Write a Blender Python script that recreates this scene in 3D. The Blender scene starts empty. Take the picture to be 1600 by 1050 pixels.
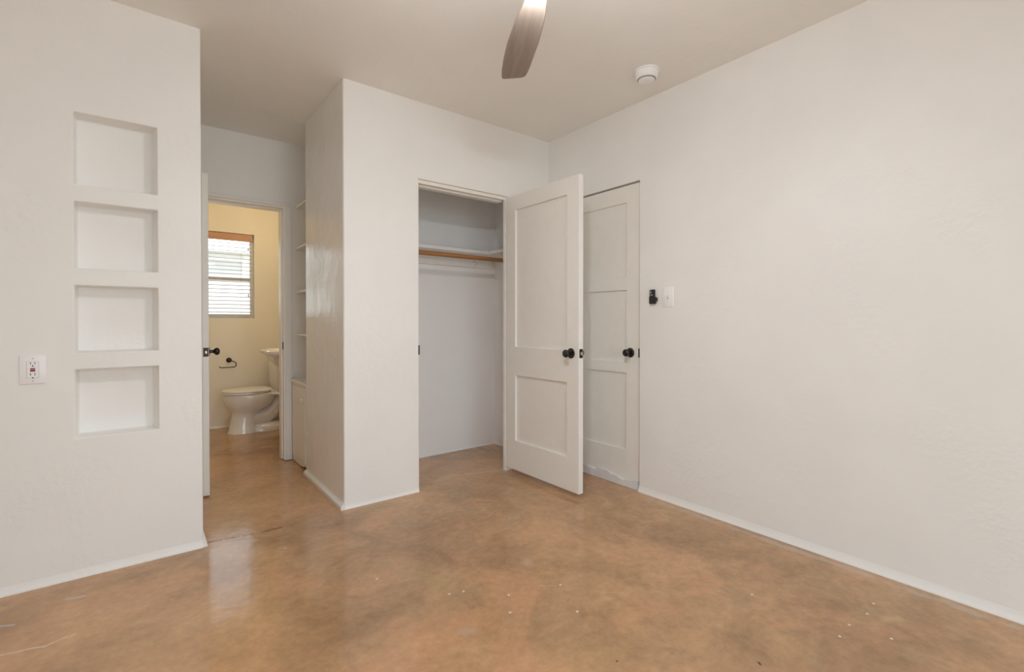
import bpy, bmesh, math, random
from mathutils import Vector, Matrix

random.seed(7)
PI = math.pi
C = bpy.context.scene.collection
SC = bpy.context.scene

# ------------------------------------------------------------------ camera, sky, lights, exposure
H = 2.5664                                   # ceiling height
cam_d = bpy.data.cameras.new('camera')
cam = bpy.data.objects.new('camera', cam_d)
C.objects.link(cam)
SC.camera = cam
cam_d.sensor_width = 36.0
cam_d.lens = 737.3133 / 1600 * 36.0
cam_d.shift_y = -(525.0 - 509.2785) / 1600
cam_d.clip_start = 0.02
cam.location = (-2.574, -2.83, 1.1237)
_yaw, _pitch = 0.6612, -0.0093
_f = Vector((math.sin(_yaw) * math.cos(_pitch), math.cos(_yaw) * math.cos(_pitch), math.sin(_pitch)))
cam.rotation_euler = _f.to_track_quat('-Z', 'Y').to_euler()

world = bpy.data.worlds.new('overcast_sky')
SC.world = world
world.use_nodes = True
bg = world.node_tree.nodes['Background']
bg.inputs['Color'].default_value = (0.80, 0.92, 1.0, 1)
bg.inputs['Strength'].default_value = 3.2

SC.view_settings.view_transform = 'Standard'
SC.view_settings.look = 'None'
SC.view_settings.gamma = 1.0
SC.view_settings.exposure = 0.06
SC.view_settings.use_curve_mapping = False
SC.cycles.max_bounces = 12
SC.cycles.diffuse_bounces = 9
SC.cycles.glossy_bounces = 6
SC.cycles.transparent_max_bounces = 12


def light(name, kind, loc, energy, color, size=None, size_y=None, aim=None, radius=None, portal=False):
    d = bpy.data.lights.new(name, kind)
    d.energy = energy
    d.color = color
    if kind == 'AREA':
        d.shape = 'RECTANGLE'
        d.size = size
        d.size_y = size_y
        if portal:
            d.cycles.is_portal = True
    if radius is not None:
        d.shadow_soft_size = radius
    o = bpy.data.objects.new(name, d)
    C.objects.link(o)
    o.location = loc
    if aim is not None:
        o.rotation_euler = Vector(aim).to_track_quat('-Z', 'Y').to_euler()
    return o


# openings that let the daylight in
BACK_Y, LEFT_X = -4.30, -4.40
GD = (-3.20, -0.80, 0.0, 2.12)                # glass door in the back wall: x0 x1 z0 z1
BW = (-2.60, -1.622, 1.160, 2.072)           # bathroom window: x0 x1 z0 z1
light('portal_glass_door', 'AREA', ((GD[0] + GD[1]) / 2, BACK_Y - 0.16, (GD[2] + GD[3]) / 2), 1, (1, 1, 1),
      GD[1] - GD[0], GD[3] - GD[2], (0, 1, 0), portal=True)
light('portal_bathroom_window', 'AREA', ((BW[0] + BW[1]) / 2, 3.17, (BW[2] + BW[3]) / 2), 1, (1, 1, 1),
      BW[1] - BW[0], BW[3] - BW[2], (0, -1, 0), portal=True)
HUB = Vector((-1.575, -1.68, 2.25))
LAMP_STRENGTH = 230.0                          # the fan's frosted dome is the room lamp
light('bathroom_lamp', 'POINT', (-1.55, 1.85, 2.25), 7, (1.0, 0.78, 0.47), radius=0.07)


# ------------------------------------------------------------------ materials
class NT:
    """small helper around a node tree"""
    def __init__(self, name):
        self.m = bpy.data.materials.new(name)
        self.m.use_nodes = True
        self.t = self.m.node_tree
        self.p = self.t.nodes['Principled BSDF']
        self.out = self.t.nodes['Material Output']

    def n(self, kind, **kw):
        x = self.t.nodes.new(kind)
        for k, v in kw.items():
            if k.startswith('_'):
                x.inputs[k[1:].replace('_', ' ')].default_value = v
            else:
                setattr(x, k, v)
        return x

    def l(self, a, b):
        self.t.links.new(a, b)

    def math(self, op, a, b=None, clamp=False):
        x = self.n('ShaderNodeMath', operation=op, use_clamp=clamp)
        for i, v in enumerate((a, b)):
            if v is None:
                continue
            if isinstance(v, (int, float)):
                x.inputs[i].default_value = v
            else:
                self.l(v, x.inputs[i])
        return x.outputs[0]

    def vmath(self, op, a, b=None, scale=None):
        x = self.n('ShaderNodeVectorMath', operation=op)
        for i, v in enumerate((a, b)):
            if v is None:
                continue
            if isinstance(v, (tuple, list)):
                x.inputs[i].default_value = v
            else:
                self.l(v, x.inputs[i])
        if scale is not None:
            if isinstance(scale, (int, float)):
                x.inputs['Scale'].default_value = scale
            else:
                self.l(scale, x.inputs['Scale'])
        return x

    def noise(self, vec, scale, detail=4, rough=0.5, dist=0.0):
        x = self.n('ShaderNodeTexNoise')
        x.inputs['Scale'].default_value = scale
        x.inputs['Detail'].default_value = detail
        x.inputs['Roughness'].default_value = rough
        x.inputs['Distortion'].default_value = dist
        if vec is not None:
            self.l(vec, x.inputs['Vector'])
        return x.outputs['Fac']

    def ramp(self, fac, stops):
        x = self.n('ShaderNodeValToRGB')
        e = x.color_ramp.elements
        while len(e) < len(stops):
            e.new(0.5)
        for i, (pos, col) in enumerate(stops):
            e[i].position = pos
            e[i].color = (*col, 1) if len(col) == 3 else col
        self.l(fac, x.inputs['Fac'])
        return x.outputs['Color']

    def mix(self, fac, a, b, blend='MIX'):
        x = self.n('ShaderNodeMix', data_type='RGBA', blend_type=blend)
        for sock, v in ((x.inputs['Factor'], fac), (x.inputs['A'], a), (x.inputs['B'], b)):
            if isinstance(v, (int, float)):
                sock.default_value = v
            elif isinstance(v, (tuple, list)):
                sock.default_value = (*v, 1)
            else:
                self.l(v, sock)
        return x.outputs['Result']

    def smooth(self, v, lo, hi, a=0.0, b=1.0):
        x = self.n('ShaderNodeMapRange', interpolation_type='SMOOTHSTEP')
        x.inputs['From Min'].default_value = lo
        x.inputs['From Max'].default_value = hi
        x.inputs['To Min'].default_value = a
        x.inputs['To Max'].default_value = b
        self.l(v, x.inputs['Value'])
        return x.outputs['Result']

    def bump(self, h, strength, dist):
        x = self.n('ShaderNodeBump')
        x.inputs['Strength'].default_value = strength
        x.inputs['Distance'].default_value = dist
        self.l(h, x.inputs['Height'])
        self.l(x.outputs['Normal'], self.p.inputs['Normal'])

    def pos(self):
        return self.n('ShaderNodeNewGeometry').outputs['Position']


def plaster(name, col, rough=0.45, relief=1.0):
    t = NT(name)
    P = t.pos()
    big = t.noise(P, 2.2, 3, 0.5)
    mid = t.noise(P, 7.0, 4, 0.55)
    fine = t.noise(P, 34.0, 5, 0.65)
    patch = t.smooth(t.noise(P, 2.6, 4, 0.6), 0.50, 0.66)
    h = t.math('ADD', t.math('MULTIPLY', big, 1.5), t.math('MULTIPLY', mid, 0.75))
    h = t.math('ADD', h, t.math('MULTIPLY', t.math('MULTIPLY', fine, patch), 0.85))
    h = t.math('ADD', h, t.math('MULTIPLY', fine, 0.08))
    t.bump(h, 0.6 * relief, 0.006)
    c = t.mix(t.smooth(big, 0.35, 0.65), tuple(x * 0.985 for x in col), tuple(min(1, x * 1.01) for x in col))
    t.l(c, t.p.inputs['Base Color'])
    t.p.inputs['Roughness'].default_value = rough
    t.p.inputs['Specular IOR Level'].default_value = 0.45
    return t.m


def plain(name, col, rough=0.4, metal=0.0, spec=0.5, bump=None, var=0.03, coat=0.0):
    t = NT(name)
    P = t.pos()
    nz = t.noise(P, 14.0, 3, 0.5)
    c = t.mix(nz, tuple(x * (1 - var) for x in col), tuple(min(1, x * (1 + var)) for x in col))
    t.l(c, t.p.inputs['Base Color'])
    t.p.inputs['Roughness'].default_value = rough
    t.p.inputs['Metallic'].default_value = metal
    t.p.inputs['Specular IOR Level'].default_value = spec
    t.p.inputs['Coat Weight'].default_value = coat
    if bump:
        t.bump(t.noise(P, bump[0], 3, 0.5), bump[1], 0.002)
    return t.m


def wood(name, dark, lite, axis=0, scale=30.0, rough=0.45):
    t = NT(name)
    tc = t.n('ShaderNodeTexCoord')
    mp = t.n('ShaderNodeMapping')
    s = [1.0, 1.0, 1.0]
    s[axis] = 0.06
    mp.inputs['Scale'].default_value = s
    t.l(tc.outputs['Object'], mp.inputs['Vector'])
    g = t.noise(mp.outputs['Vector'], scale, 6, 0.65, 0.4)
    t.l(t.ramp(g, [(0.3, dark), (0.7, lite)]), t.p.inputs['Base Color'])
    t.p.inputs['Roughness'].default_value = rough
    t.bump(g, 0.15, 0.001)
    return t.m


def floor_material():
    t = NT('acid_stained_concrete')
    P = t.pos()
    nb = t.noise(P, 0.9, 9, 0.62, 0.5)
    nm = t.noise(P, 3.2, 8, 0.66, 0.8)
    nf = t.noise(P, 26.0, 6, 0.7)
    base = t.ramp(t.math('ADD', t.math('MULTIPLY', nb, 0.62), t.math('MULTIPLY', nm, 0.38)),
                  [(0.33, (0.285, 0.166, 0.084)), (0.45, (0.430, 0.256, 0.134)), (0.54, (0.545, 0.326, 0.171)), (0.66, (0.660, 0.400, 0.212))])
    red = t.smooth(t.noise(P, 1.7, 6, 0.6, 1.0), 0.50, 0.68)
    base = t.mix(t.math('MULTIPLY', red, 0.35), base, (0.704, 0.359, 0.194))
    olive = t.smooth(t.noise(t.vmath('ADD', P, (7.1, 3.3, 0)).outputs[0], 2.1, 6, 0.6, 1.0), 0.54, 0.72)
    base = t.mix(t.math('MULTIPLY', olive, 0.40), base, (0.402, 0.303, 0.150))
    grey = t.smooth(t.noise(t.vmath('ADD', P, (-4.1, 9.3, 0)).outputs[0], 2.6, 7, 0.65, 1.0), 0.57, 0.74)
    base = t.mix(t.math('MULTIPLY', grey, 0.35), base, (0.507, 0.398, 0.299))
    base = t.mix(0.32, base, t.ramp(nf, [(0.3, (0.30, 0.30, 0.30)), (0.7, (0.70, 0.70, 0.70))]), 'OVERLAY')
    # scattered tiny paint specks
    v = t.n('ShaderNodeTexVoronoi')
    v.inputs['Scale'].default_value = 7.0
    t.l(P, v.inputs['Vector'])
    sep = t.n('ShaderNodeSeparateColor')
    t.l(v.outputs['Color'], sep.inputs[0])
    rad = t.math('MULTIPLY', t.math('SUBTRACT', sep.outputs[0], 0.55), 0.055)
    sp = t.math('LESS_THAN', v.outputs['Distance'], rad)
    base = t.mix(t.math('MULTIPLY', sp, 0.75), base, (0.72, 0.58, 0.42))

    wob = t.noise(P, 45.0, 4, 0.6)
    wobl = t.noise(P, 11.0, 4, 0.6)

    def seg(a, b):
        A = (a[0], a[1], 0)
        D = (b[0] - a[0], b[1] - a[1], 0)
        L = D[0] ** 2 + D[1] ** 2
        pa = t.vmath('SUBTRACT', P, A).outputs[0]
        if L < 1e-9:
            return t.vmath('LENGTH', pa).outputs['Value']
        k = t.math('DIVIDE', t.vmath('DOT_PRODUCT', pa, D).outputs['Value'], L, True)
        pr = t.n('ShaderNodeVectorMath', operation='SCALE')
        pr.inputs[0].default_value = D
        t.l(k, pr.inputs['Scale'])
        return t.vmath('LENGTH', t.vmath('SUBTRACT', pa, pr.outputs[0]).outputs[0]).outputs['Value']

    def mark(segs, lo, hi, col, amt, w=0.0, wsrc=None):
        nonlocal base
        d = None
        for a, b in segs:
            s = seg(a, b)
            d = s if d is None else t.math('MINIMUM', d, s)
        if w:
            d = t.math('ADD', d, t.math('MULTIPLY', t.math('SUBTRACT', wsrc or wob, 0.5), w))
        base = t.mix(t.math('MULTIPLY', t.smooth(d, lo, hi, 1.0, 0.0), amt), base, col)

    crack = [(-2.99, -0.522), (-2.965, -0.526), (-2.925, -0.537), (-2.895, -0.540), (-2.854, -0.557), (-2.807, -0.539), (-2.78, -0.535)]
    mark(list(zip(crack[:-1], crack[1:])), 0.0, 0.007, (0.74, 0.58, 0.42), 0.9, 0.010)
    mark([((-2.83, -0.222), (-2.775, -0.240)), ((-3.0, -0.305), (-2.965, -0.325))], 0.002, 0.010, (0.55, 0.50, 0.47), 0.7, 0.010)
    mark([((-3.05, -0.13), (-3.02, -0.16))], 0.008, 0.02, (0.50, 0.38, 0.14), 0.8, 0.010)
    # chipped joint across the hallway mouth
    mark([((-2.345, 0.010), (-2.27, -0.002)), ((-2.25, -0.006), (-2.20, -0.012)), ((-2.17, -0.02), (-2.13, -0.022)), ((-2.08, -0.03), (-2.00, -0.03))],
         0.0, 0.018, (0.20, 0.105, 0.055), 0.85, 0.040)
    mark([((-2.335, 0.03), (-2.26, 0.012)), ((-2.20, 0.0), (-2.12, -0.006))], 0.0, 0.014, (0.60, 0.40, 0.28), 0.7, 0.034)
    # pale worn band in the closet mouth
    mark([((-0.95, 0.11), (-0.80, 0.15)), ((-0.69, 0.105), (-0.43, 0.03))], 0.0, 0.05, (0.60, 0.43, 0.24), 0.75, 0.09, wobl)
    mark([((-0.74, 0.30), (-0.55, 0.34))], 0.0, 0.05, (0.50, 0.36, 0.24), 0.5, 0.09, wobl)
    # worn line along the right wall
    mark([((-0.06, -1.0), (-0.055, -2.6))], 0.0, 0.025, (0.50, 0.42, 0.34), 0.55, 0.10, wobl)
    mark([((-0.33, -2.327), (-0.37, -2.30))], 0.0, 0.035, (0.60, 0.40, 0.20), 0.6, 0.05, wobl)
    mark([((-1.666, -1.374), (-1.64, -1.40)), ((-1.186, -1.157), (-1.15, -1.12))], 0.0, 0.035, (0.52, 0.38, 0.28), 0.6, 0.06, wobl)
    dots = [(-0.52, -2.225), (-0.622, -2.227), (-0.492, -2.344), (-0.388, -2.245), (-0.608, -1.912), (-0.288, -2.239), (-1.18, -1.375),
            (-1.258, -1.55), (-1.589, -1.143), (-1.533, -1.163), (-1.467, -1.395), (-1.40, -1.30), (-2.03, -0.30), (-1.78, -0.85)]
    mark([(p, p) for p in dots], 0.002, 0.007, (0.80, 0.70, 0.58), 0.9, 0.006)
    mark([((-0.988, -2.117), (-0.984, -2.110)), ((-1.347, -1.819), (-1.347, -1.819))], 0.001, 0.006, (0.03, 0.02, 0.015), 0.9)
    # hairline scratches
    mark([((-1.285, -1.30), (-1.20, -1.372)), ((-1.10, -1.50), (-1.02, -1.58)), ((-1.05, -0.62), (-0.90, -0.55))], 0.0, 0.0022, (0.66, 0.50, 0.34), 0.6, 0.002)
    t.l(base, t.p.inputs['Base Color'])
    r = t.math('ADD', t.math('MULTIPLY', nm, 0.16), 0.06)
    t.l(r, t.p.inputs['Roughness'])
    t.p.inputs['Specular IOR Level'].default_value = 0.5
    hh = t.math('ADD', t.math('MULTIPLY', t.noise(P, 20.0, 2, 0.5), 0.6), t.math('MULTIPLY', t.noise(P, 5.0, 2, 0.5), 1.2))
    t.bump(hh, 0.16, 0.006)
    return t.m


CREAM = (0.90, 0.893, 0.874)
M = {}
M['wall'] = plaster('cream_plaster', CREAM)
M['hall'] = plaster('glossy_hall_plaster', CREAM, 0.20, 1.0)
M['ceil'] = plaster('ceiling_plaster', (0.91, 0.895, 0.862), 0.6, 1.2)
M['bath'] = plaster('bathroom_plaster', (0.86, 0.82, 0.73), 0.5, 0.4)
M['closet'] = plaster('closet_paint', (0.92, 0.916, 0.914), 0.6, 0.4)
M['floor'] = floor_material()
M['trim'] = plain('trim_paint', (0.87, 0.845, 0.80), 0.35, bump=(40, 0.05))
M['white_trim'] = plain('white_trim_paint', (0.88, 0.87, 0.85), 0.35, bump=(40, 0.05))
M['door'] = plain('door_paint', (0.88, 0.86, 0.815), 0.38, bump=(30, 0.06))
M['black'] = plain('black_bronze', (0.018, 0.014, 0.012), 0.22, 0.3, 0.5, coat=0.4)
M['bronze'] = plain('dark_bronze', (0.05, 0.032, 0.022), 0.35, 0.8)
M['steel'] = plain('worn_steel', (0.55, 0.54, 0.52), 0.3, 1.0)
M['plastic'] = plain('white_plastic', (0.93, 0.93, 0.94), 0.3)
M['plastic_grey'] = plain('pale_grey_plastic', (0.66, 0.65, 0.63), 0.4)
M['dark'] = plain('dark_slot', (0.02, 0.02, 0.02), 0.6)
M['red'] = plain('red_button', (0.55, 0.03, 0.05), 0.4)
M['blackp'] = plain('black_plastic', (0.015, 0.014, 0.018), 0.35)
M['porc'] = plain('white_porcelain', (0.86, 0.855, 0.85), 0.08, 0, 0.6, var=0.005, coat=0.5)
M['seat'] = plain('toilet_seat_plastic', (0.86, 0.85, 0.83), 0.22)
M['rod'] = wood('oak_rod_wood', (0.26, 0.105, 0.032), (0.50, 0.24, 0.085), 0, 40)
M['valance'] = wood('blind_wood', (0.44, 0.225, 0.130), (0.60, 0.33, 0.20), 0, 40)
M['slat'] = plain('blind_slat_paint', (0.60, 0.53, 0.45), 0.45)
M['blade'] = wood('fan_blade_wood', (0.250, 0.200, 0.165), (0.370, 0.300, 0.250), 0, 45, 0.5)
M['nickel'] = plain('brushed_nickel', (0.55, 0.52, 0.48), 0.32, 1.0)
M['siding'] = plain('pale_siding', (0.86, 0.84, 0.78), 0.7)
M['roof'] = plain('grey_roof', (0.62, 0.60, 0.56), 0.8)
M['greywin'] = plain('grey_window', (0.52, 0.50, 0.47), 0.3)
M['ground'] = plain('pale_paving', (0.52, 0.48, 0.42), 0.9)
M['worn'] = plain('worn_white_paint', (0.80, 0.80, 0.82), 0.5, var=0.15)

t = NT('lamp_glass')
t.p.inputs['Base Color'].default_value = (0.9, 0.88, 0.84, 1)
t.p.inputs['Roughness'].default_value = 0.35
t.p.inputs['Emission Color'].default_value = (0.955, 0.97, 1.0, 1)
t.p.inputs['Emission Strength'].default_value = LAMP_STRENGTH
M['lamp'] = t.m

t = NT('window_glass')
tr = t.n('ShaderNodeBsdfTransparent')
gl = t.n('ShaderNodeBsdfGlossy')
gl.inputs['Roughness'].default_value = 0.02
fr = t.n('ShaderNodeFresnel')
fr.inputs['IOR'].default_value = 1.45
mx = t.n('ShaderNodeMixShader')
t.l(fr.outputs[0], mx.inputs[0])
t.l(tr.outputs[0], mx.inputs[1])
t.l(gl.outputs[0], mx.inputs[2])
t.l(mx.outputs[0], t.out.inputs['Surface'])
M['glass'] = t.m


# ------------------------------------------------------------------ mesh helpers
class MB:
    """collects shapes in one bmesh; build() links them as one mesh object"""
    def __init__(self):
        self.bm = bmesh.new()

    def box(self, x0, x1, y0, y1, z0, z1, bev=0.0, seg=2, xf=None):
        b = bmesh.new()
        vs = [b.verts.new((x, y, z)) for x in (x0, x1) for y in (y0, y1) for z in (z0, z1)]
        for q in ((0, 1, 3, 2), (4, 6, 7, 5), (0, 4, 5, 1), (2, 3, 7, 6), (0, 2, 6, 4), (1, 5, 7, 3)):
            b.faces.new([vs[i] for i in q])
        if bev:
            bmesh.ops.bevel(b, geom=list(b.edges), offset=bev, segments=seg, profile=0.5, affect='EDGES')
        self.take(b, xf)
        return self

    def take(self, b, xf=None):
        bmesh.ops.recalc_face_normals(b, faces=list(b.faces))
        if xf is not None:
            for v in b.verts:
                v.co = xf(v.co) if callable(xf) else xf @ v.co
            bmesh.ops.recalc_face_normals(b, faces=list(b.faces))
        me = bpy.data.meshes.new('tmp')
        b.to_mesh(me)
        b.free()
        self.bm.from_mesh(me)
        bpy.data.meshes.remove(me)

    def loft(self, rings, cap=True, closed=True, xf=None):
        b = bmesh.new()
        R = [[b.verts.new(p) for p in r] for r in rings]
        n = len(R[0])
        for i in range(len(R) - 1):
            for j in range(n if closed else n - 1):
                k = (j + 1) % n
                b.faces.new((R[i][j], R[i][k], R[i + 1][k], R[i + 1][j]))
        if cap:
            b.faces.new(R[0][::-1])
            b.faces.new(R[-1])
        self.take(b, xf)
        return self

    def lathe(self, prof, center, axis, n=24):
        """prof: list of (r, h) along axis"""
        a = Vector(axis).normalized()
        q = Vector((0, 0, 1)).rotation_difference(a)
        c = Vector(center)
        rings = []
        for r, h in prof:
            r = max(r, 1e-5)
            rings.append([c + q @ Vector((r * math.cos(2 * PI * j / n), r * math.sin(2 * PI * j / n), h)) for j in range(n)])
        return self.loft(rings)

    def tube(self, path, r, n=10):
        path = [Vector(p) for p in path]
        rr = r if isinstance(r, (list, tuple)) else [r] * len(path)
        rings = []
        tprev = (path[1] - path[0]).normalized()
        up = Vector((0, 0, 1)) if abs(tprev.z) < 0.9 else Vector((1, 0, 0))
        u = tprev.cross(up).normalized()
        for i, p in enumerate(path):
            tg = (path[min(i + 1, len(path) - 1)] - path[max(i - 1, 0)]).normalized()
            u = (u - tg * u.dot(tg)).normalized()
            v = tg.cross(u)
            rings.append([p + (u * math.cos(2 * PI * j / n) + v * math.sin(2 * PI * j / n)) * rr[i] for j in range(n)])
        return self.loft(rings)

    def prism(self, poly, lo, hi, axis=2, bev=0.0, xf=None):
        """poly: 2D points in the other two axes (in order)"""
        b = bmesh.new()

        def mk(p, h):
            q = [0, 0, 0]
            o = [i for i in range(3) if i != axis]
            q[o[0]], q[o[1]], q[axis] = p[0], p[1], h
            return b.verts.new(q)
        A = [mk(p, lo) for p in poly]
        B = [mk(p, hi) for p in poly]
        n = len(poly)
        b.faces.new(A[::-1])
        b.faces.new(B)
        for i in range(n):
            k = (i + 1) % n
            b.faces.new((A[i], A[k], B[k], B[i]))
        bmesh.ops.recalc_face_normals(b, faces=list(b.faces))
        if bev:
            es = [e for e in b.edges if e.calc_face_angle(0) > 0.6]
            bmesh.ops.bevel(b, geom=es, offset=bev, segments=2, profile=0.5, affect='EDGES')
        self.take(b, xf)
        return self

    def slab(self, axis, a0, a1, u0, u1, v0, v1, holes, xf=None):
        """solid slab, thickness a0..a1 along axis, other axes u, v, with rectangular holes (u0,u1,v0,v1)"""
        us = sorted({u0, u1, *[h[0] for h in holes], *[h[1] for h in holes]})
        vs = sorted({v0, v1, *[h[2] for h in holes], *[h[3] for h in holes]})
        us = [u for u in us if u0 - 1e-9 <= u <= u1 + 1e-9]
        vs = [v for v in vs if v0 - 1e-9 <= v <= v1 + 1e-9]

        def solid(i, j):
            if i < 0 or j < 0 or i >= len(us) - 1 or j >= len(vs) - 1:
                return False
            cu, cv = (us[i] + us[i + 1]) / 2, (vs[j] + vs[j + 1]) / 2
            return not any(h[0] < cu < h[1] and h[2] < cv < h[3] for h in holes)
        b = bmesh.new()
        cache = {}
        o = [i for i in range(3) if i != axis]

        def V(i, j, s):
            if (i, j, s) not in cache:
                q = [0, 0, 0]
                q[o[0]], q[o[1]], q[axis] = us[i], vs[j], (a0, a1)[s]
                cache[(i, j, s)] = b.verts.new(q)
            return cache[(i, j, s)]
        for i in range(len(us) - 1):
            for j in range(len(vs) - 1):
                if not solid(i, j):
                    continue
                for s in (0, 1):
                    b.faces.new((V(i, j, s), V(i + 1, j, s), V(i + 1, j + 1, s), V(i, j + 1, s)))
                for di, dj, e in ((-1, 0, ((i, j), (i, j + 1))), (1, 0, ((i + 1, j), (i + 1, j + 1))),
                                  (0, -1, ((i, j), (i + 1, j))), (0, 1, ((i, j + 1), (i + 1, j + 1)))):
                    if not solid(i + di, j + dj):
                        (p, q) = e
                        b.faces.new((V(*p, 0), V(*q, 0), V(*q, 1), V(*p, 1)))
        self.take(b, xf)
        return self

    def build(self, name, mat, parent=None, origin=None, smooth=None, bevel=None):
        me = bpy.data.meshes.new(name)
        if parent is not None:
            origin = world_loc(parent)
        elif origin is None:
            xs = [v.co for v in self.bm.verts]
            lo = [min(c[i] for c in xs) for i in range(3)]
            hi = [max(c[i] for c in xs) for i in range(3)]
            origin = Vector(((lo[0] + hi[0]) / 2, (lo[1] + hi[1]) / 2, lo[2]))
        origin = Vector(origin)
        local = Vector((0, 0, 0)) if parent is not None else origin
        bmesh.ops.translate(self.bm, verts=list(self.bm.verts), vec=-origin)
        self.bm.to_mesh(me)
        self.bm.free()
        me.materials.append(mat)
        o = bpy.data.objects.new(name, me)
        C.objects.link(o)
        o.location = local
        if parent is not None:
            o.parent = parent
        if bevel:
            md = o.modifiers.new('edge', 'BEVEL')
            md.width = bevel
            md.segments = 3
            md.limit_method = 'ANGLE'
            md.angle_limit = math.radians(40)
            for p in me.polygons:
                p.use_smooth = True
            try:
                me.set_sharp_from_angle(angle=math.radians(50))
            except Exception:
                pass
            md.harden_normals = False
        if smooth:
            for p in me.polygons:
                p.use_smooth = True
            me.set_sharp_from_angle(angle=math.radians(smooth))
        return o


def world_loc(o):
    v = Vector(o.location)
    p = o.parent
    while p is not None:
        v = v + Vector(p.location)
        p = p.parent
    return v


def tag(o, label=None, cat=None, group=None, kind=None):
    for k, v in (('label', label), ('category', cat), ('group', group), ('kind', kind)):
        if v:
            o[k] = v
    return o


def thing(name, loc, label, cat, group=None, kind=None):
    o = bpy.data.objects.new(name, None)
    C.objects.link(o)
    o.location = loc
    o.empty_display_size = 0.05
    return tag(o, label, cat, group, kind)


def copy_tree(o, parent=None):
    c = o.copy()
    C.objects.link(c)
    if parent is not None:
        c.parent = parent
    for ch in o.children:
        copy_tree(ch, c)
    return c


def struct(o, label, cat):
    return tag(o, label, cat, kind='structure')


# ------------------------------------------------------------------ the setting
ZL, ZH = -0.02, H + 0.02
NY = -0.037                                  # face of the niche wall
struct(MB().box(LEFT_X - 0.15, 0.14, BACK_Y - 0.15, 3.15, -0.12, 0.0).build('floor', M['floor'], origin=(0, 0, 0)),
       'glossy brown acid-stained concrete floor running through to the bathroom', 'floor')
struct(MB().box(LEFT_X - 0.15, 0.14, BACK_Y - 0.15, 3.15, H, H + 0.12).build('ceiling', M['ceil']),
       'cream hand-trowelled plaster ceiling over the whole room', 'ceiling')
D2 = (-0.8885, -0.118, 0.0, 2.056)            # closed door in the right wall
struct(MB().slab(0, 0.0, 0.14, BACK_Y - 0.15, 0.83, ZL, ZH, [(D2[0], D2[1], ZL, D2[3])]).build('wall_right', M['wall'], bevel=0.006),
       'long bare cream plaster wall on the right side of the room', 'wall')
CO = (-1.150, -0.420, 0.0, 2.064)            # closet opening
mb = MB().slab(1, 0.0, 0.11, -1.64, CO[1], ZL, ZH, [(CO[0], CO[1], ZL, CO[3])])
bmesh.ops.bevel(mb.bm, geom=[e for e in mb.bm.edges if all(abs(v.co.y) < 1e-6 and (abs(v.co.x + 1.64) < 1e-6 or abs(v.co.x - CO[0]) < 1e-6) for v in e.verts)
                             and abs(e.verts[0].co.x - e.verts[1].co.x) < 1e-6 and not (abs(e.verts[0].co.x - CO[0]) < 1e-6 and max(v.co.z for v in e.verts) > CO[3] + 0.01)],
                offset=0.008, segments=4, profile=0.5, affect='EDGES')
mb.slab(1, 0.0, 0.026, CO[1], 0.0, ZL, ZH, [])
struct(mb.build('wall_front', M['wall']), 'cream plaster wall around the open closet doorway', 'wall')
niches = [(-2.815, -2.524, 1.723, 2.038), (-2.815, -2.524, 1.357, 1.649), (-2.815, -2.524, 0.987, 1.282), (-2.815, -2.524, 0.614, 0.913)]
wl = struct(MB().slab(1, NY, 0.11, LEFT_X, -2.350, ZL, ZH, niches).build('wall_left', M['wall'], bevel=0.006),
            'cream plaster wall at the left with four square niches stacked in it', 'wall')
for (x0, x1, z0, z1) in niches:
    # a shallow plaster box with slightly splayed inner sides
    e = 0.0005
    f0 = [(x0 - e, z0 - e), (x1 + e, z0 - e), (x1 + e, z1 + e), (x0 - e, z1 + e)]
    f1 = [(x0 + 0.003, z0 + 0.003), (x1 - 0.019, z0 + 0.003), (x1 - 0.019, z1 - 0.002), (x0 + 0.003, z1 - 0.002)]
    b = bmesh.new()
    yb = NY + 0.092
    A = [b.verts.new((p[0], NY + 0.006, p[1])) for p in f0]
    B = [b.verts.new((p[0], yb, p[1])) for p in f1]
    O = [b.verts.new((p[0], NY + 0.006, p[1])) for p in ((x0 - .004, z0 - .004), (x1 + .004, z0 - .004), (x1 + .004, z1 + .004), (x0 - .004, z1 + .004))]
    Q = [b.verts.new((p[0], yb + 0.01, p[1])) for p in ((x0 - .004, z0 - .004), (x1 + .004, z0 - .004), (x1 + .004, z1 + .004), (x0 - .004, z1 + .004))]
    for i in range(4):
        k = (i + 1) % 4
        b.faces.new((A[i], A[k], B[k], B[i]))
        b.faces.new((A[i], O[i], O[k], A[k]))
        b.faces.new((O[i], Q[i], Q[k], O[k]))
    b.faces.new(B)
    b.faces.new(Q)
    bmesh.ops.bevel(b, geom=[x for x in b.edges if all(v in B for v in x.verts)], offset=0.006, segments=3, profile=0.5, affect='EDGES')
    mb = MB()
    mb.take(b)
    mb.build('niche', M['wall'], wl, smooth=50)

struct(MB().slab(0, -1.6405, -1.54, 0.0085, 0.83, ZL, ZH, []).build('wall_hall_right', M['hall']),
       'tan-shaded plaster wall along the right of the short hallway', 'wall')
struct(MB().slab(1, 0.70, 0.83, -1.54, 0.0, ZL, ZH, []).build('wall_closet_back', M['closet']),
       'pale grey-white back wall inside the closet', 'wall')
struct(MB().slab(0, -0.03, 0.0, 0.11, 0.70, ZL, ZH, []).build('wall_closet_right', M['closet']),
       'short side wall inside the closet on its right', 'wall')
struct(MB().slab(0, -1.32, -1.24, 0.83, 1.306, ZL, ZH, []).build('wall_bookcase', M['wall']),
       'recess wall behind the built-in hallway shelves', 'wall')
struct(MB().slab(0, -2.46, -2.36, 0.11, 1.306, ZL, ZH, []).build('wall_hall_left', M['wall']),
       'hallway wall behind the open bathroom door', 'wall')
BD = (-2.300, -1.678, 0.0, 2.052)            # bathroom doorway
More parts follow.
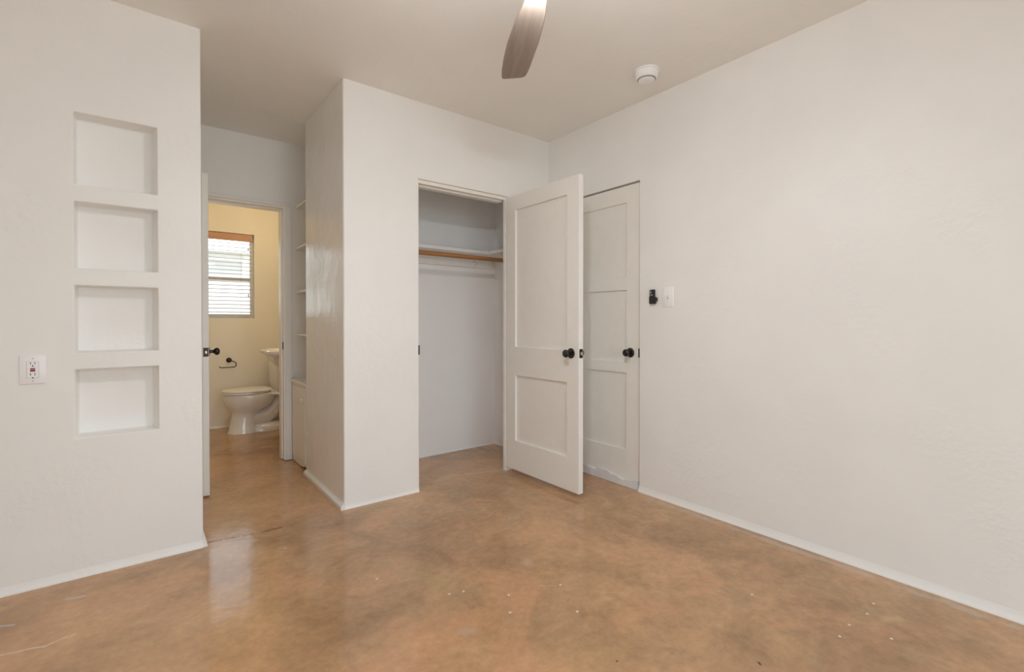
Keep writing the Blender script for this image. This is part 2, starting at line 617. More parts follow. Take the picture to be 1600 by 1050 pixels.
struct(MB().slab(1, 1.306, 1.44, -2.80, -1.24, ZL, ZH, [(BD[0], BD[1], ZL, BD[3])]).build('wall_bathroom_door', M['wall'], bevel=0.004),
       'plaster wall above and around the bathroom doorway', 'wall')
struct(MB().slab(0, -1.29, -1.19, 1.44, 3.0, ZL, ZH, []).build('wall_bathroom_right', M['bath']),
       'warm cream bathroom wall behind sink and toilet tank', 'wall')
struct(MB().slab(0, -2.90, -2.80, 1.306, 3.0, ZL, ZH, []).build('wall_bathroom_left', M['bath']),
       'warm cream bathroom wall hidden left of the doorway', 'wall')
struct(MB().slab(1, 3.0, 3.14, -2.90, -1.19, ZL, ZH, [BW]).build('wall_bathroom_back', M['bath']),
       'warm cream bathroom wall with the blind-covered window', 'wall')
struct(MB().slab(1, BACK_Y - 0.14, BACK_Y, LEFT_X - 0.15, 0.0, ZL, ZH, [(GD[0], GD[1], ZL, GD[3])]).build('wall_rear', M['wall']),
       'cream wall behind the camera with a wide glass door opening', 'wall')
struct(MB().slab(0, LEFT_X - 0.14, LEFT_X, BACK_Y, 0.11, ZL, ZH, []).build('wall_side', M['wall']),
       'cream wall far left outside the view', 'wall')
struct(MB().box(-12, 12, -16, 20, -0.40, -0.16).build('ground', M['ground']), 'pale paving around the house outside', 'ground')


def cove(name, p0, p1, inward, h, d, label, mat='wall'):
    """low plaster flare where a wall meets the floor"""
    p0, p1, inw = Vector((*p0, 0)), Vector((*p1, 0)), Vector((*inward, 0))
    prof = [(-0.004, -0.003), (d, -0.003), (d, 0.004), (d * 0.72, h * 0.25), (d * 0.40, h * 0.5), (d * 0.16, h * 0.78), (0.0003, h), (-0.004, h)]
    mb = MB()
    mb.loft([[p + inw * a + Vector((0, 0, z)) for a, z in prof] for p in (p0, p1)])
    return struct(mb.build(name, M[mat], smooth=70), label, 'baseboard')


cove('baseboard_right', (0, D2[0]), (0, BACK_Y), (-1, 0), 0.040, 0.012, 'low plaster flare along the foot of the right wall', 'wall')
cove('baseboard_front', (-1.64, 0), (CO[0], 0), (0, -1), 0.022, 0.006, 'low plaster flare under the closet wall pier', 'wall')
cove('baseboard_left', (LEFT_X, NY), (-2.350, NY), (0, -1), 0.036, 0.010, 'low plaster flare along the niche wall foot', 'wall')
# wooden lath along the hallway wall foot
struct(MB().prism([(-1.662, -0.002), (-1.638, -0.002), (-1.638, 0.036), (-1.646, 0.036), (-1.662, 0.022)], -0.004, 0.832, axis=1).build('baseboard_hall', M['trim']),
       'thin cream wooden strip along the foot of the hallway wall', 'baseboard')
cove('baseboard_closet_back', (-1.54, 0.70), (-0.03, 0.70), (0, -1), 0.014, 0.008, 'thin cream strip along the closet back wall', 'white_trim')
cove('baseboard_closet_right', (-0.03, 0.70), (-0.03, 0.11), (-1, 0), 0.014, 0.008, 'thin cream strip along the closet side wall', 'white_trim')
cove('baseboard_bathroom', (-2.80, 3.0), (-1.29, 3.0), (0, -1), 0.020, 0.008, 'thin cream strip along the bathroom back wall', 'trim')
# corner flare at the end of the niche wall
struct(MB().prism([(-2.352, -0.002), (-2.330, -0.002), (-2.351, 0.085)], NY - 0.004, NY + 0.09, axis=1).build('trim_1', M['wall']),
       'small plaster kick-out at the foot of the niche wall corner', 'trim')

# closet door frame: head and two jambs set into the opening
j = thing('trim_2', (-0.785, 0.05, 0), 'cream wooden frame lining the closet doorway', 'trim', kind='structure')
MB().box(CO[0] - 0.001, CO[1] + 0.001, 0.006, 0.112, 2.036, 2.060, 0.002).build('head_jamb', M['trim'], j)
MB().box(CO[0] - 0.006, CO[1] + 0.006, -0.004, 0.020, 2.061, 2.072, 0.003).build('head_casing', M['trim'], j)
MB().box(CO[0] + 0.001, CO[1] - 0.018, 0.045, 0.100, 2.026, 2.037, 0.002).build('door_stop', M['trim'], j)
MB().box(CO[1] - 0.018, CO[1] + 0.001, 0.002, 0.027, 0.0, 2.037, 0.002).build('side_jamb', M['trim'], j)
MB().box(CO[0] - 0.001, CO[0] + 0.004, 0.008, 0.112, 0.0, 2.037, 0.001).build('side_jamb', M['trim'], j)
tag(MB().box(CO[0] - 0.0008, CO[0] + 0.0055, -0.0015, 0.030, 0.905, 0.968, 0.0005).build('strike_plate', M['black'], j), 'dark bronze strike plate')

# bathroom doorway frame
j = thing('trim_3', (-1.99, 1.38, 0), 'cream casing and jamb around the bathroom doorway', 'trim', kind='structure')
MB().box(BD[0], BD[1] + 0.001, 1.300, 1.446, 2.034, 2.053, 0.002).build('head_jamb', M['trim'], j)
MB().box(BD[1] - 0.014, BD[1] + 0.001, 1.300, 1.446, 0.004, 2.035, 0.002).build('side_jamb', M['white_trim'], j)
MB().box(BD[0] - 0.001, BD[0] + 0.012, 1.300, 1.446, 0.004, 2.035, 0.002).build('side_jamb', M['white_trim'], j)
MB().box(BD[1] - 0.024, BD[1] - 0.013, 1.345, 1.420, 0.004, 2.035, 0.002).build('door_stop', M['white_trim'], j)
MB().box(BD[0], BD[1] - 0.014, 1.345, 1.420, 2.024, 2.035, 0.002).build('door_stop', M['trim'], j)
MB().box(BD[1] - 0.002, -1.634, 1.286, 1.307, 0.006, 2.0495, 0.003).build('side_casing', M['white_trim'], j)
MB().box(BD[0] - 0.05, -1.634, 1.286, 1.307, 2.050, 2.078, 0.004).build('head_casing', M['trim'], j)
tag(MB().box(BD[1] - 0.0165, BD[1] - 0.012, 1.308, 1.338, 0.900, 0.958, 0.001).build('strike_plate', M['bronze'], j), 'dark bronze strike plate')

# right door frame: stop painted black as the gap's shade, thin edge bead in front
j = thing('trim_4', (0.05, -0.5, 0), 'stop painted black as gap shade behind the closed panel door in the right wall', 'trim', kind='structure')
MB().box(0.056, 0.136, D2[0] + 0.0005, D2[1] - 0.0005, 0.0, D2[3] - 0.0005).build('door_stop', M['dark'], j)


# ------------------------------------------------------------------ doors
def knob(parent, c, nrm, label=None, ball=0.0255, reach=0.058):
    """rosette + neck + ball along nrm, from the point c on the door face"""
    a = Vector(nrm).normalized()
    k = MB().lathe([(0.0115, 0.004), (0.0105, 0.020), (0.012, 0.030), (0.019, 0.036), (ball * 0.94, 0.042), (ball, 0.049),
                    (ball * 0.93, 0.056), (ball * 0.70, reach + 0.003), (ball * 0.3, reach + 0.006), (0.001, reach + 0.0065)], c, a, 28).build('knob', M['black'], parent, smooth=50)
    if label:
        tag(k, label)
    MB().lathe([(0.0325, -0.001), (0.0325, 0.004), (0.029, 0.008), (0.020, 0.010), (0.001, 0.0105)], c, a, 28).build('rosette', M['black'], k, smooth=40)
    return k


def panel_door(name, origin, U, N, w, th, z0, z1, panels, label, recess=0.013):
    """slab with see-through panel holes + a thinner panel in each; U along the width, N into the thickness"""
    U, N, og = Vector(U).normalized(), Vector(N).normalized(), Vector(origin)

    def xf(p):
        return og + U * p.x + N * p.y + Vector((0, 0, p.z))
    d = MB().slab(1, 0.0, th, 0.0, w, z0, z1, panels, xf=xf).build(name, M['door'], origin=og, bevel=0.0022)
    struct(d, label, 'door')
    for (u0, u1, a, b) in panels:
        MB().box(u0 - 0.006, u1 + 0.006, recess, th - recess, a - 0.006, b + 0.006, xf=xf).build('panel', M['door'], d)
    return d, xf


hU = Vector((0.012, -1.0, 0)).normalized()
hN = Vector((1.0, 0.012, 0)).normalized()
d1, xf = panel_door('door_1', (-0.4330, 0.000, 0), hU, hN, 0.750, 0.040, 0.033, 2.050,
                    [(0.113, 0.643, 0.940, 1.941), (0.113, 0.643, 0.250, 0.731)],
                    'cream two-panel closet door standing open with black knob', recess=0.0165)
knob(d1, xf(Vector((0.683, 0.0, 0.921))), -hN)
knob(d1, xf(Vector((0.683, 0.040, 0.921))), hN)
tag(MB().box(0.7485, 0.7515, 0.005, 0.035, 0.893, 0.950, 0.0008, xf=xf).build('latch_plate', M['bronze'], d1), 'dark latch plate on the door edge')
MB().box(0.751, 0.760, 0.010, 0.026, 0.912, 0.931, 0.003, xf=xf).build('latch_bolt', M['steel'], d1)
for hz in (0.22, 1.05, 1.86):
    MB().lathe([(0.007, -0.045), (0.007, 0.045)], xf(Vector((-0.004, 0.040, hz))), (0, 0, 1), 12).build('hinge', M['trim'], d1, smooth=40)

d2, xf = panel_door('door_2', (0.013, -0.124, 0), (0, -1, 0), (1, 0, 0), 0.7555, 0.040, 0.012, 2.046,
                    [(0.108, 0.648, 1.430, 1.932), (0.108, 0.648, 0.843, 1.338), (0.108, 0.648, 0.249, 0.773)],
                    'closed cream three-panel door in the right wall', recess=0.014)
knob(d2, xf(Vector((0.684, 0.0, 0.914))), (-1, 0, 0))
# worn white strip at the foot of the closed door, with a ragged upper edge
pts = [(0.0, 0.0)]
up = []
rng = random.Random(3)
for i in range(31):
    yv = i / 30 * 0.755
    up.append((yv, 0.052 + 0.010 * rng.random() + 0.012 * math.sin(yv * 17) * (yv > 0.4)))
poly = [(-0.125 - p[0], p[1]) for p in ([(0.0, 0.002)] + up + [(0.755, 0.002)])]
tag(MB().prism(poly, -0.001, 0.0125, axis=0).build('door_sweep', M['worn'], d2), 'white strip with chipped paint at the door foot')
tag(MB().box(0.004, 0.013, -0.8855, -0.8790, 0.885, 0.945).build('latch_plate', M['bronze'], d2), 'dark latch edge beside the knob')

# bathroom door, seen on its edge
d3, xf = panel_door('door_3', (-2.2515, 1.345, 0), (0, -1, 0), (-1, 0, 0), 0.607, 0.036, 0.010, 2.068,
                    [(0.10, 0.507, 0.94, 1.94), (0.10, 0.507, 0.25, 0.73)],
                    'cream bathroom door standing open, seen edge-on beside niche wall')
knob(d3, xf(Vector((0.545, 0.0, 0.929))), (1, 0, 0), reach=0.060)
knob(d3, xf(Vector((0.545, 0.036, 0.929))), (-1, 0, 0))
tag(MB().box(0.6065, 0.609, 0.003, 0.031, 0.900, 0.957, 0.0008, xf=xf).build('latch_plate', M['bronze'], d3), 'dark latch plate on the door edge')
MB().box(0.6085, 0.617, 0.010, 0.023, 0.918, 0.938, 0.003, xf=xf).build('latch_bolt', M['steel'], d3)

# ------------------------------------------------------------------ bathroom window and blind
w1 = thing('window_1', (-1.94, 3.1, BW[2]), 'bright white-framed bathroom window behind the slatted blind', 'window', kind='structure')
fy0, fy1 = 3.085, 3.125
MB().slab(1, fy0, fy1, BW[0] - 0.001, BW[1] + 0.001, BW[2] - 0.001, BW[3] + 0.001,
          [(BW[0] + 0.035, BW[1] - 0.030, BW[2] + 0.030, BW[3] - 0.035)]).build('window_frame', M['white_trim'], w1, bevel=0.002)
zm = (BW[2] + BW[3]) / 2 - 0.03
MB().box(BW[0] + 0.034, BW[1] - 0.029, fy0 + 0.004, fy1 - 0.004, zm - 0.018, zm + 0.018, 0.002).build('sash_rail', M['white_trim'], w1)
MB().box(BW[0] + 0.034, BW[1] - 0.029, 3.104, 3.108, BW[2] + 0.029, zm - 0.017).build('pane', M['glass'], w1)
MB().box(BW[0] + 0.034, BW[1] - 0.029, 3.104, 3.108, zm + 0.017, BW[3] - 0.034).build('pane', M['glass'], w1)

bl = thing('window_blind', (-1.94, 3.045, BW[2]), 'wooden venetian blind with reddish valance in the bathroom window', 'blind')
bx0, bx1 = BW[0] + 0.006, BW[1] - 0.020
tag(MB().box(bx0 - 0.004, bx1 + 0.004, 3.004, 3.018, 1.990, 2.068, 0.003).build('valance', M['valance'], bl), 'reddish-brown wooden valance')
MB().box(bx0, bx1, 3.020, 3.066, 2.022, 2.066, 0.002).build('head_rail', M['slat'], bl)
sl = None
nsl = 19
for i in range(nsl):
    z = 1.968 - i * 0.0413
    if sl is None:
        prof = [(-0.025, -0.0012), (-0.012, 0.0008), (0.0, 0.0015), (0.012, 0.0008), (0.025, -0.0012),
                (0.025, 0.0016), (0.012, 0.0036), (0.0, 0.0043), (-0.012, 0.0036), (-0.025, 0.0016)]
        ca, sa = math.cos(math.radians(11)), math.sin(math.radians(11))
        sl = MB().loft([[(x, 3.044 + a * ca - b * sa, z + a * sa + b * ca) for a, b in prof] for x in (bx0, bx1)]).build('slat', M['slat'], bl)
        z0s = z
    else:
        s2 = sl.copy()
        C.objects.link(s2)
        s2.location = (0, 0, z - z0s)
MB().box(bx0, bx1, 3.022, 3.066, 1.190, 1.203, 0.003).build('bottom_rail', M['slat'], bl)
for x in (bx0 + 0.12, bx1 - 0.10):
    for yv in (3.0185, 3.0695):
        MB().box(x - 0.0008, x + 0.0008, yv - 0.0006, yv + 0.0006, 1.19, 2.03).build('ladder_cord', M['plastic_grey'], bl)
for zc in (1.895, 1.395):
    cd = MB().tube([(bx1 - 0.036, 3.012, 1.992), (bx1 - 0.036, 3.011, zc + 0.02)], 0.0009, 6).build('pull_cord', M['plastic_grey'], bl)
    tag(MB().lathe([(0.002, 0.03), (0.005, 0.022), (0.0075, 0.004), (0.0065, 0.0), (0.001, -0.001)], (bx1 - 0.036, 3.011, zc), (0, 0, 1), 12)
        .build('tassel', M['valance'], cd, smooth=40), 'reddish wooden tassel')

# neighbour's house seen through the blind
nh = thing('neighbor_house', (-2.0, 9.5, -0.16), 'pale neighbouring house with grey window seen through bathroom blind', 'house')
MB().box(-5.5, 3.5, 9.0, 12.0, -0.16, 2.62).build('house_wall', M['siding'], nh)
MB().prism([(8.6, 2.58), (12.4, 2.58), (10.5, 3.05)], -5.8, 3.8, axis=0).build('roof', M['roof'], nh)
wv = MB().box(-2.60, -0.82, 8.94, 9.02, 2.06, 2.50, 0.01).build('window', M['white_trim'], nh)
MB().box(-2.53, -0.89, 8.93, 8.945, 2.12, 2.44).build('pane', M['greywin'], wv)

# ------------------------------------------------------------------ closet shelf, rod, hook
sh = thing('closet_shelf', (-0.78, 0.58, 1.71), 'cream L-shaped closet shelf above the wooden rod', 'shelf')
poly = [(-1.54, 0.70), (-0.03, 0.70), (-0.03, 0.112), (-0.255, 0.112), (-0.270, 0.460), (-1.54, 0.460)]
MB().prism(poly, 1.694, 1.718, axis=2, bev=0.002).build('shelf_board', M['white_trim'], sh)
cl = thing('trim_5', (-0.78, 0.69, 1.60), 'cream cleat boards under the closet shelf', 'trim', kind='structure')
MB().box(-1.54, -0.03, 0.680, 0.70, 1.602, 1.694, 0.002).build('wall_cleat', M['white_trim'], cl)
MB().box(-0.05, -0.03, 0.112, 0.679, 1.602, 1.694, 0.002).build('wall_cleat', M['white_trim'], cl)
rd = thing('closet_rod', (-0.79, 0.35, 1.637), 'round brown wooden clothes rod under the closet shelf', 'rod')
MB().lathe([(0.0175, -1.538), (0.0175, -0.052)], (0, 0.35, 1.637), (1, 0, 0), 20).build('rod', M['rod'], rd, smooth=40)
for x in (-1.538, -0.062):
    MB().lathe([(0.03, 0.0), (0.03, 0.006), (0.024, 0.012)], (x, 0.35, 1.637), (1, 0, 0), 20).build('rod_socket', M['plastic'], rd, smooth=40)
hk = thing('coat_hook', (-0.281, 0.68, 1.643), 'small white coat hook on the cleat under the rod', 'hook')
MB().box(-0.287, -0.275, 0.676, 0.6805, 1.622, 1.664, 0.0015).build('back_plate', M['plastic'], hk)
arc = [(-0.281, 0.677, 1.650)] + [(-0.281 + 0.006, 0.655 - 0.018 * math.sin(a) * 0.9, 1.640 - 0.016 * math.cos(a) + 0.010) for a in [i * PI / 8 for i in range(-4, 9)]]
arc = [(-0.281, 0.678, 1.648), (-0.283, 0.664, 1.655), (-0.281, 0.650, 1.656), (-0.274, 0.640, 1.648), (-0.270, 0.638, 1.636), (-0.274, 0.642, 1.624), (-0.284, 0.648, 1.618)]
MB().tube(arc, 0.0038, 8).build('hook', M['plastic_grey'], hk, smooth=60)

# ------------------------------------------------------------------ built-in hallway bookcase
bk = thing('bookcase', (-1.48, 1.07, 0), 'built-in hallway shelves over a cream cupboard, left of closet corner', 'bookcase')
for z in (2.056, 1.724, 1.371, 1.027):
    MB().box(-1.602, -1.322, 0.832, 1.3055, z - 0.017, z, 0.002).build('shelf', M['trim'], bk)
MB().box(-1.648, -1.322, 0.832, 1.285, 0.640, 0.664, 0.004).build('ledge', M['trim'], bk)
ragged = [(0.834, 0.642), (0.834, 0.060), (0.862, 0.055), (0.875, 0.030), (0.930, 0.040), (0.950, 0.022), (1.00, 0.016), (1.06, 0.007), (1.284, 0.005), (1.284, 0.642)]
cb = MB().prism(ragged, -1.630, -1.33, axis=0).build('cupboard_body', M['trim'], bk)
cdoor = MB().box(-1.6385, -1.629, 0.885, 1.262, 0.060, 0.622, 0.002).build('cupboard_door', M['trim'], bk)
MB().lathe([(0.006, 0.0), (0.005, 0.008), (0.010, 0.013), (0.011, 0.018), (0.006, 0.022), (0.001, 0.0225)], (-1.638, 0.936, 0.533), (-1, 0, 0), 16).build('knob', M['trim'], cdoor, smooth=50)

# ------------------------------------------------------------------ toilet (bowl faces -X)
TY = 2.640
tl = thing('toilet', (-1.63, TY, 0), 'white two-piece toilet with closed lid against bathroom wall', 'toilet')


def egg(xf_, xb, hw, z, n=36, sq=2.2):
    """egg-shaped ring: front xf_ (-x side), back xb"""
    xc = xf_ + (xb - xf_) * 0.52
    out = []
    for i in range(n):
        a = 2 * PI * i / n
        ca, sa = math.cos(a), math.sin(a)
        rx = (xb - xc) if ca > 0 else (xc - xf_)
        p = sq if ca > 0 else 2.0
        r = (abs(ca) ** p + abs(sa) ** p) ** (-1 / p)
        out.append((xc + rx * ca * r, TY + hw * sa * r, z))
    return out


mb = MB()
mb.loft([egg(-1.930, -1.645, 0.118, 0.000), egg(-1.928, -1.648, 0.117, 0.012), egg(-1.918, -1.655, 0.110, 0.030), egg(-1.908, -1.665, 0.103, 0.080),
         egg(-1.895, -1.66, 0.098, 0.150), egg(-1.890, -1.64, 0.100, 0.195), egg(-1.905, -1.60, 0.118, 0.222), egg(-1.932, -1.55, 0.146, 0.255),
         egg(-1.952, -1.52, 0.168, 0.290), egg(-1.962, -1.50, 0.178, 0.330), egg(-1.966, -1.49, 0.181, 0.372), egg(-1.964, -1.49, 0.180, 0.388),
         egg(-1.955, -1.50, 0.172, 0.395)])
bowl = mb.build('bowl', M['porc'], tl, smooth=60)
# deck that carries the tank
MB().prism([(-1.60, TY - 0.125), (-1.60, TY + 0.125), (-1.50, TY + 0.19), (-1.31, TY + 0.19), (-1.31, TY - 0.19), (-1.50, TY - 0.19)], 0.372, 0.398, axis=2, bev=0.008).build('tank_deck', M['porc'], tl, smooth=50)
# low rear plinth and the trapway bulging through the side
pl = [egg(-1.80, -1.35, 0.108, 0.0), egg(-1.80, -1.35, 0.106, 0.030), egg(-1.79, -1.36, 0.095, 0.052), egg(-1.77, -1.38, 0.07, 0.075), egg(-1.75, -1.40, 0.04, 0.082)]
MB().loft(pl).build('foot', M['porc'], tl, smooth=60)
path = [(-1.80, TY, 0.185), (-1.73, TY, 0.150), (-1.66, TY, 0.128), (-1.585, TY, 0.140), (-1.525, TY, 0.180), (-1.480, TY, 0.240), (-1.445, TY, 0.300), (-1.42, TY, 0.375)]
MB().tube(path, [0.075, 0.082, 0.084, 0.082, 0.078, 0.074, 0.072, 0.075], 20).build('trapway', M['porc'], tl, smooth=60)
MB().box(-1.44, -1.34, TY - 0.075, TY + 0.075, 0.03, 0.38, 0.03, 3).build('rear_web', M['porc'], tl, smooth=60)
MB().loft([egg(-1.972, -1.545, 0.183, 0.397), egg(-1.976, -1.54, 0.187, 0.402), egg(-1.976, -1.54, 0.187, 0.409), egg(-1.972, -1.545, 0.183, 0.414)]).build('seat', M['seat'], tl, smooth=50)
MB().loft([egg(-1.972, -1.535, 0.184, 0.4165, sq=3), egg(-1.977, -1.53, 0.188, 0.421, sq=3), egg(-1.975, -1.53, 0.186, 0.430, sq=3), egg(-1.94, -1.55, 0.160, 0.436, sq=3), egg(-1.87, -1.60, 0.10, 0.439, sq=3)]).build('lid', M['seat'], tl, smooth=50)
for s in (-1, 1):
    MB().lathe([(0.014, -0.03), (0.014, 0.03)], (-1.542, TY + s * 0.075, 0.412), (0, 1, 0), 14).build('seat_hinge', M['seat'], tl, smooth=40)
tk = MB()
tk.loft([[(x, y, z) for x, y in ((a0, TY - w), (a0 + 0.02, TY - w - 0.012), (-1.305, TY - w - 0.012), (-1.305, TY + w + 0.012), (a0 + 0.02, TY + w + 0.012), (a0, TY + w))]
         for a0, w, z in ((-1.490, 0.185, 0.398), (-1.505, 0.195, 0.45), (-1.520, 0.210, 0.74))])
tk.build('tank', M['porc'], tl, smooth=40)
MB().box(-1.533, -1.300, TY - 0.236, TY + 0.236, 0.740, 0.772, 0.008).build('tank_lid', M['porc'], tl, smooth=50)
for s in (-1, 1):
    MB().lathe([(0.014, 0.0), (0.013, 0.012), (0.008, 0.020), (0.001, 0.022)], (-1.64, TY + s * 0.112, 0.028), (0, 0, 1), 14).build('bolt_cap', M['porc'], tl, smooth=50)

# ------------------------------------------------------------------ pedestal sink
SY = 1.885
sk = thing('sink', (-1.48, SY, 0), 'white pedestal sink half hidden by the bathroom door jamb', 'sink')


def dshape(xf_, hw, z, n=16, rx=0.10, xb=-1.292):
    """plan of a basin: flat back at the wall, front corners rounded"""
    pts = [(xb, SY + hw, z)]
    for i in range(n + 1):
        a = PI / 2 * i / n
        pts.append((xf_ + rx - rx * math.sin(a), SY + hw - rx + rx * math.cos(a), z))
    for i in range(n + 1):
        a = PI / 2 * i / n
        pts.append((xf_ + rx - rx * math.cos(a), SY - hw + rx - rx * math.sin(a), z))
    pts.append((xb, SY - hw, z))
    return pts


MB().loft([dshape(-1.53, 0.07, 0.655, rx=0.05), dshape(-1.565, 0.105, 0.680, rx=0.07), dshape(-1.620, 0.150, 0.715, rx=0.09), dshape(-1.670, 0.190, 0.765, rx=0.10), dshape(-1.690, 0.212, 0.805, rx=0.10),
           dshape(-1.712, 0.232, 0.822), dshape(-1.728, 0.245, 0.830), dshape(-1.738, 0.252, 0.846), dshape(-1.738, 0.252, 0.862), dshape(-1.732, 0.246, 0.868), dshape(-1.70, 0.22, 0.868),
           dshape(-1.675, 0.195, 0.840, xb=-1.40), dshape(-1.60, 0.13, 0.765, xb=-1.42, rx=0.06), dshape(-1.55, 0.05, 0.745, xb=-1.46, rx=0.03)]).build('basin', M['porc'], sk, smooth=45)
MB().lathe([(0.105, 0.0), (0.105, 0.02), (0.085, 0.05), (0.070, 0.20), (0.068, 0.45), (0.080, 0.60), (0.085, 0.70)], (-1.42, SY, 0), (0, 0, 1), 24).build('pedestal', M['porc'], sk, smooth=50)
fc = MB().lathe([(0.026, 0.0), (0.024, 0.012), (0.014, 0.02), (0.013, 0.06)], (-1.345, SY, 0.867), (0, 0, 1), 16).build('faucet', M['nickel'], sk, smooth=40)
MB().tube([(-1.345, SY, 0.915), (-1.365, SY, 0.95), (-1.41, SY, 0.958), (-1.445, SY, 0.935), (-1.452, SY, 0.915)], 0.010, 10).build('spout', M['nickel'], fc, smooth=60)

# ------------------------------------------------------------------ toilet-paper holder
tp = thing('paper_holder', (-1.865, 2.995, 0.70), 'dark bronze open-arm toilet paper holder on bathroom wall', 'paper holder')
MB().lathe([(0.026, 0.0), (0.026, 0.006), (0.020, 0.012), (0.011, 0.016), (0.010, 0.052), (0.012, 0.056), (0.001, 0.058)], (-1.868, 3.0, 0.712), (0, -1, 0), 20).build('mount', M['bronze'], tp, smooth=50)
yb = 2.948
MB().tube([(-1.868, yb, 0.712), (-1.852, yb, 0.706), (-1.830, yb, 0.700), (-1.814, yb, 0.690), (-1.806, yb, 0.672), (-1.808, yb, 0.652), (-1.822, yb, 0.641), (-1.845, yb, 0.639),
           (-1.90, yb, 0.639), (-1.942, yb, 0.639), (-1.955, yb, 0.643), (-1.959, yb, 0.655)], 0.0048, 10).build('arm', M['bronze'], tp, smooth=60)

# ------------------------------------------------------------------ wall plates
ou = thing('outlet', (-2.945, NY, 0.862), 'white wall outlet with red and black buttons beside the niches', 'outlet')
MB().box(-2.9855, -2.9045, NY - 0.0065, NY + 0.001, 0.8625, 0.9835, 0.003).build('cover_plate', M['plastic'], ou, smooth=40)
ox, oz = -2.9450, 0.922
rc = MB().box(ox - 0.0175, ox + 0.0175, NY - 0.0085, NY - 0.005, oz - 0.034, oz + 0.034, 0.001).build('receptacle', M['plastic'], ou)
MB().slab(1, NY - 0.0072, NY - 0.0060, ox - 0.0190, ox + 0.0190, oz - 0.0355, oz + 0.0355, [(ox - 0.0176, ox + 0.0176, oz - 0.0341, oz + 0.0341)]).build('gap_line', M['plastic_grey'], ou)
for s in (1, -1):
    for dx in (-0.0065, 0.0065):
        MB().box(ox + dx - 0.0011, ox + dx + 0.0011, NY - 0.0088, NY - 0.008, oz + s * 0.0225 + (0.001 if s > 0 else -0.001), oz + s * 0.0225 + 0.0085).build('slot', M['dark'], rc)
    MB().lathe([(0.0026, 0), (0.0026, 0.0006)], (ox, NY - 0.0083, oz + s * 0.0225 - 0.007 + (0.0005 if s > 0 else -0.004)), (0, -1, 0), 12).build('slot', M['dark'], rc)
tag(MB().box(ox - 0.0075, ox + 0.0075, NY - 0.0102, NY - 0.008, oz + 0.0005, oz + 0.0070, 0.0006).build('reset_button', M['red'], rc), 'red button')
tag(MB().box(ox - 0.0075, ox + 0.0075, NY - 0.0102, NY - 0.008, oz - 0.0070, oz - 0.0010, 0.0006).build('test_button', M['blackp'], rc), 'black button')
for s in (1, -1):
    MB().lathe([(0.003, 0), (0.003, 0.0008), (0.001, 0.0012)], (ox, NY - 0.0062, oz + s * 0.047), (0, -1, 0), 12).build('screw', M['plastic_grey'], ou)

sw = thing('light_switch', (0, -1.107, 1.212), 'white toggle light switch plate on the right wall near the door', 'light switch')
sy0, sz0 = -1.1075, 1.2755
MB().box(-0.0065, 0.001, sy0 - 0.0375, sy0 + 0.0375, sz0 - 0.0615, sz0 + 0.0615, 0.003).build('cover_plate', M['plastic'], sw, smooth=40)
MB().box(-0.0072, -0.006, sy0 - 0.0065, sy0 + 0.0065, sz0 - 0.0135, sz0 + 0.0135, 0.0004).build('toggle_surround', M['plastic_grey'], sw)
MB().box(-0.020, -0.005, sy0 - 0.0042, sy0 + 0.0042, sz0 - 0.004, sz0 + 0.004, 0.0012, xf=Matrix.Translation((-0.006, 0, sz0)) @ Matrix.Rotation(math.radians(28), 4, 'Y') @ Matrix.Translation((0.006, 0, -sz0))).build('toggle', M['plastic'], sw)
for s in (1, -1):
    MB().lathe([(0.003, 0), (0.003, 0.0008), (0.001, 0.0012)], (-0.0062, sy0, sz0 + s * 0.030), (-1, 0, 0), 12).build('screw', M['plastic_grey'], sw)

rm = thing('fan_remote', (0, -1.002, 1.234), 'small black remote in a wall holder left of the white switch', 'remote')
MB().box(-0.022, -0.003, -1.0165, -0.9825, 1.262, 1.328, 0.004).build('remote_body', M['blackp'], rm, smooth=40)
hd = MB().box(-0.026, 0.001, -1.0205, -0.9810, 1.236, 1.284, 0.005).build('holder', M['blackp'], rm, smooth=40)
MB().box(-0.022, -0.002, -1.0330, -1.0195, 1.252, 1.277, 0.003).build('clip', M['blackp'], hd, smooth=40)
for (yv, zv, r) in ((-0.994, 1.320, 0.003), (-0.994, 1.3085, 0.0045), (-0.990, 1.293, 0.0025), (-1.002, 1.293, 0.0045)):
    MB().lathe([(r, 0.0), (r, 0.0012), (r * 0.6, 0.002)], (-0.0215, yv, zv), (-1, 0, 0), 12).build('button', M['plastic_grey'], rm)

# ------------------------------------------------------------------ smoke detector
sd = thing('smoke_detector', (-0.285, -1.150, H), 'white round smoke detector on the ceiling near the right wall', 'smoke detector')
ct = (-0.285, -1.150, H + 0.001)
MB().lathe([(0.071, 0.0), (0.071, 0.008), (0.068, 0.011)], ct, (0, 0, -1), 40).build('base_ring', M['plastic'], sd, smooth=40)
MB().lathe([(0.064, 0.009), (0.065, 0.016), (0.0635, 0.036), (0.058, 0.047), (0.052, 0.0505)], ct, (0, 0, -1), 40).build('body', M['plastic'], sd, smooth=40)
MB().lathe([(0.0505, 0.046), (0.0505, 0.0525)], ct, (0, 0, -1), 40).build('vent_gap', M['dark'], sd, smooth=40)
MB().lathe([(0.047, 0.050), (0.047, 0.056), (0.040, 0.059), (0.02, 0.060), (0.001, 0.0602)], ct, (0, 0, -1), 40).build('cap', M['plastic'], sd, smooth=40)

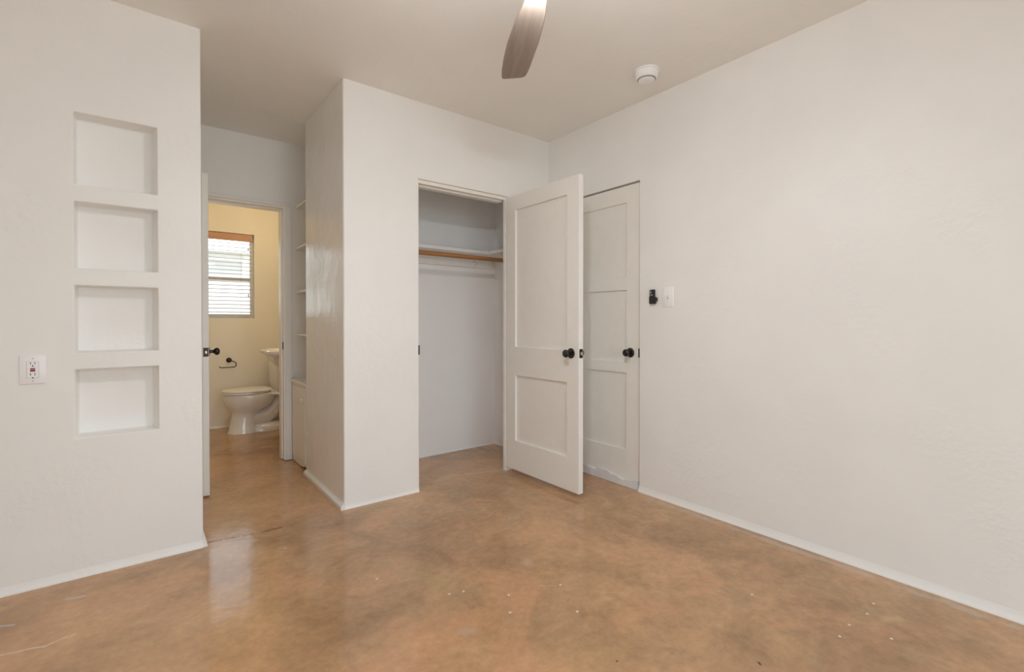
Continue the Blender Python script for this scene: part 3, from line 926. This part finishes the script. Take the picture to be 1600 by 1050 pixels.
# ------------------------------------------------------------------ ceiling fan
fan = thing('ceiling_fan', (HUB.x, HUB.y, H), 'ceiling fan with grey-brown wood blades and lit lamp', 'ceiling fan')
hc = (HUB.x, HUB.y, 0)
MB().lathe([(0.001, H + 0.001), (0.068, H + 0.001), (0.068, H - 0.03), (0.045, H - 0.06), (0.02, H - 0.066)], hc, (0, 0, 1), 32).build('canopy', M['nickel'], fan, smooth=40)
MB().lathe([(0.013, 2.38), (0.013, H - 0.05)], hc, (0, 0, 1), 16).build('downrod', M['nickel'], fan, smooth=40)
MB().lathe([(0.03, 2.395), (0.075, 2.38), (0.092, 2.35), (0.096, 2.32), (0.096, 2.285), (0.090, 2.262), (0.060, 2.240), (0.060, 2.226), (0.001, 2.226)], hc, (0, 0, 1), 36).build('motor_housing', M['nickel'], fan, smooth=40)
tag(MB().lathe([(0.058, 2.2285), (0.070, 2.2275), (0.0705, 2.222), (0.0700, 2.208), (0.066, 2.198), (0.052, 2.191), (0.03, 2.187), (0.001, 2.186)], hc, (0, 0, 1), 36).build('lamp_dome', M['lamp'], fan, smooth=40), 'glowing frosted lamp dome')
OUT = [(0.096, 0.014), (0.158, 0.022), (0.269, 0.039), (0.417, 0.0535), (0.540, 0.057), (0.630, 0.0555), (0.680, 0.051), (0.692, 0.046), (0.694, 0.040), (0.673, -0.003), (0.655, -0.038),
       (0.647, -0.047), (0.632, -0.056), (0.600, -0.060), (0.540, -0.064), (0.460, -0.0665), (0.380, -0.0695), (0.293, -0.069), (0.200, -0.065), (0.127, -0.054), (0.096, -0.046)]
ang0 = math.atan2(0.85591554, 0.51711564)
tilt = math.radians(7)
b0 = None
for k in range(3):
    b = bmesh.new()
    A = [b.verts.new((p[0], p[1], -0.004)) for p in OUT]
    B = [b.verts.new((p[0], p[1], 0.004)) for p in OUT]
    b.faces.new(A[::-1])
    b.faces.new(B)
    n = len(OUT)
    for i in range(n):
        q = (i + 1) % n
        b.faces.new((A[i], A[q], B[q], B[i]))
    bmesh.ops.recalc_face_normals(b, faces=list(b.faces))
    bmesh.ops.bevel(b, geom=[e for e in b.edges if e.calc_face_angle(0) > 1.0], offset=0.0025, segments=2, profile=0.5, affect='EDGES')
    a = ang0 + k * 2 * PI / 3
    me = bpy.data.meshes.new('blade')
    for v in b.verts:
        y, z = v.co.y, v.co.z
        v.co.y, v.co.z = y * math.cos(tilt) - z * math.sin(tilt), y * math.sin(tilt) + z * math.cos(tilt)
    if b0 is None:
        b.to_mesh(me)
        me.materials.append(M['blade'])
        b0 = me
    b.free()
    bo = bpy.data.objects.new('blade', b0)
    C.objects.link(bo)
    bo.parent = fan
    bo.location = (0, 0, 2.25 - H)
    bo.rotation_euler = (0, 0, a)
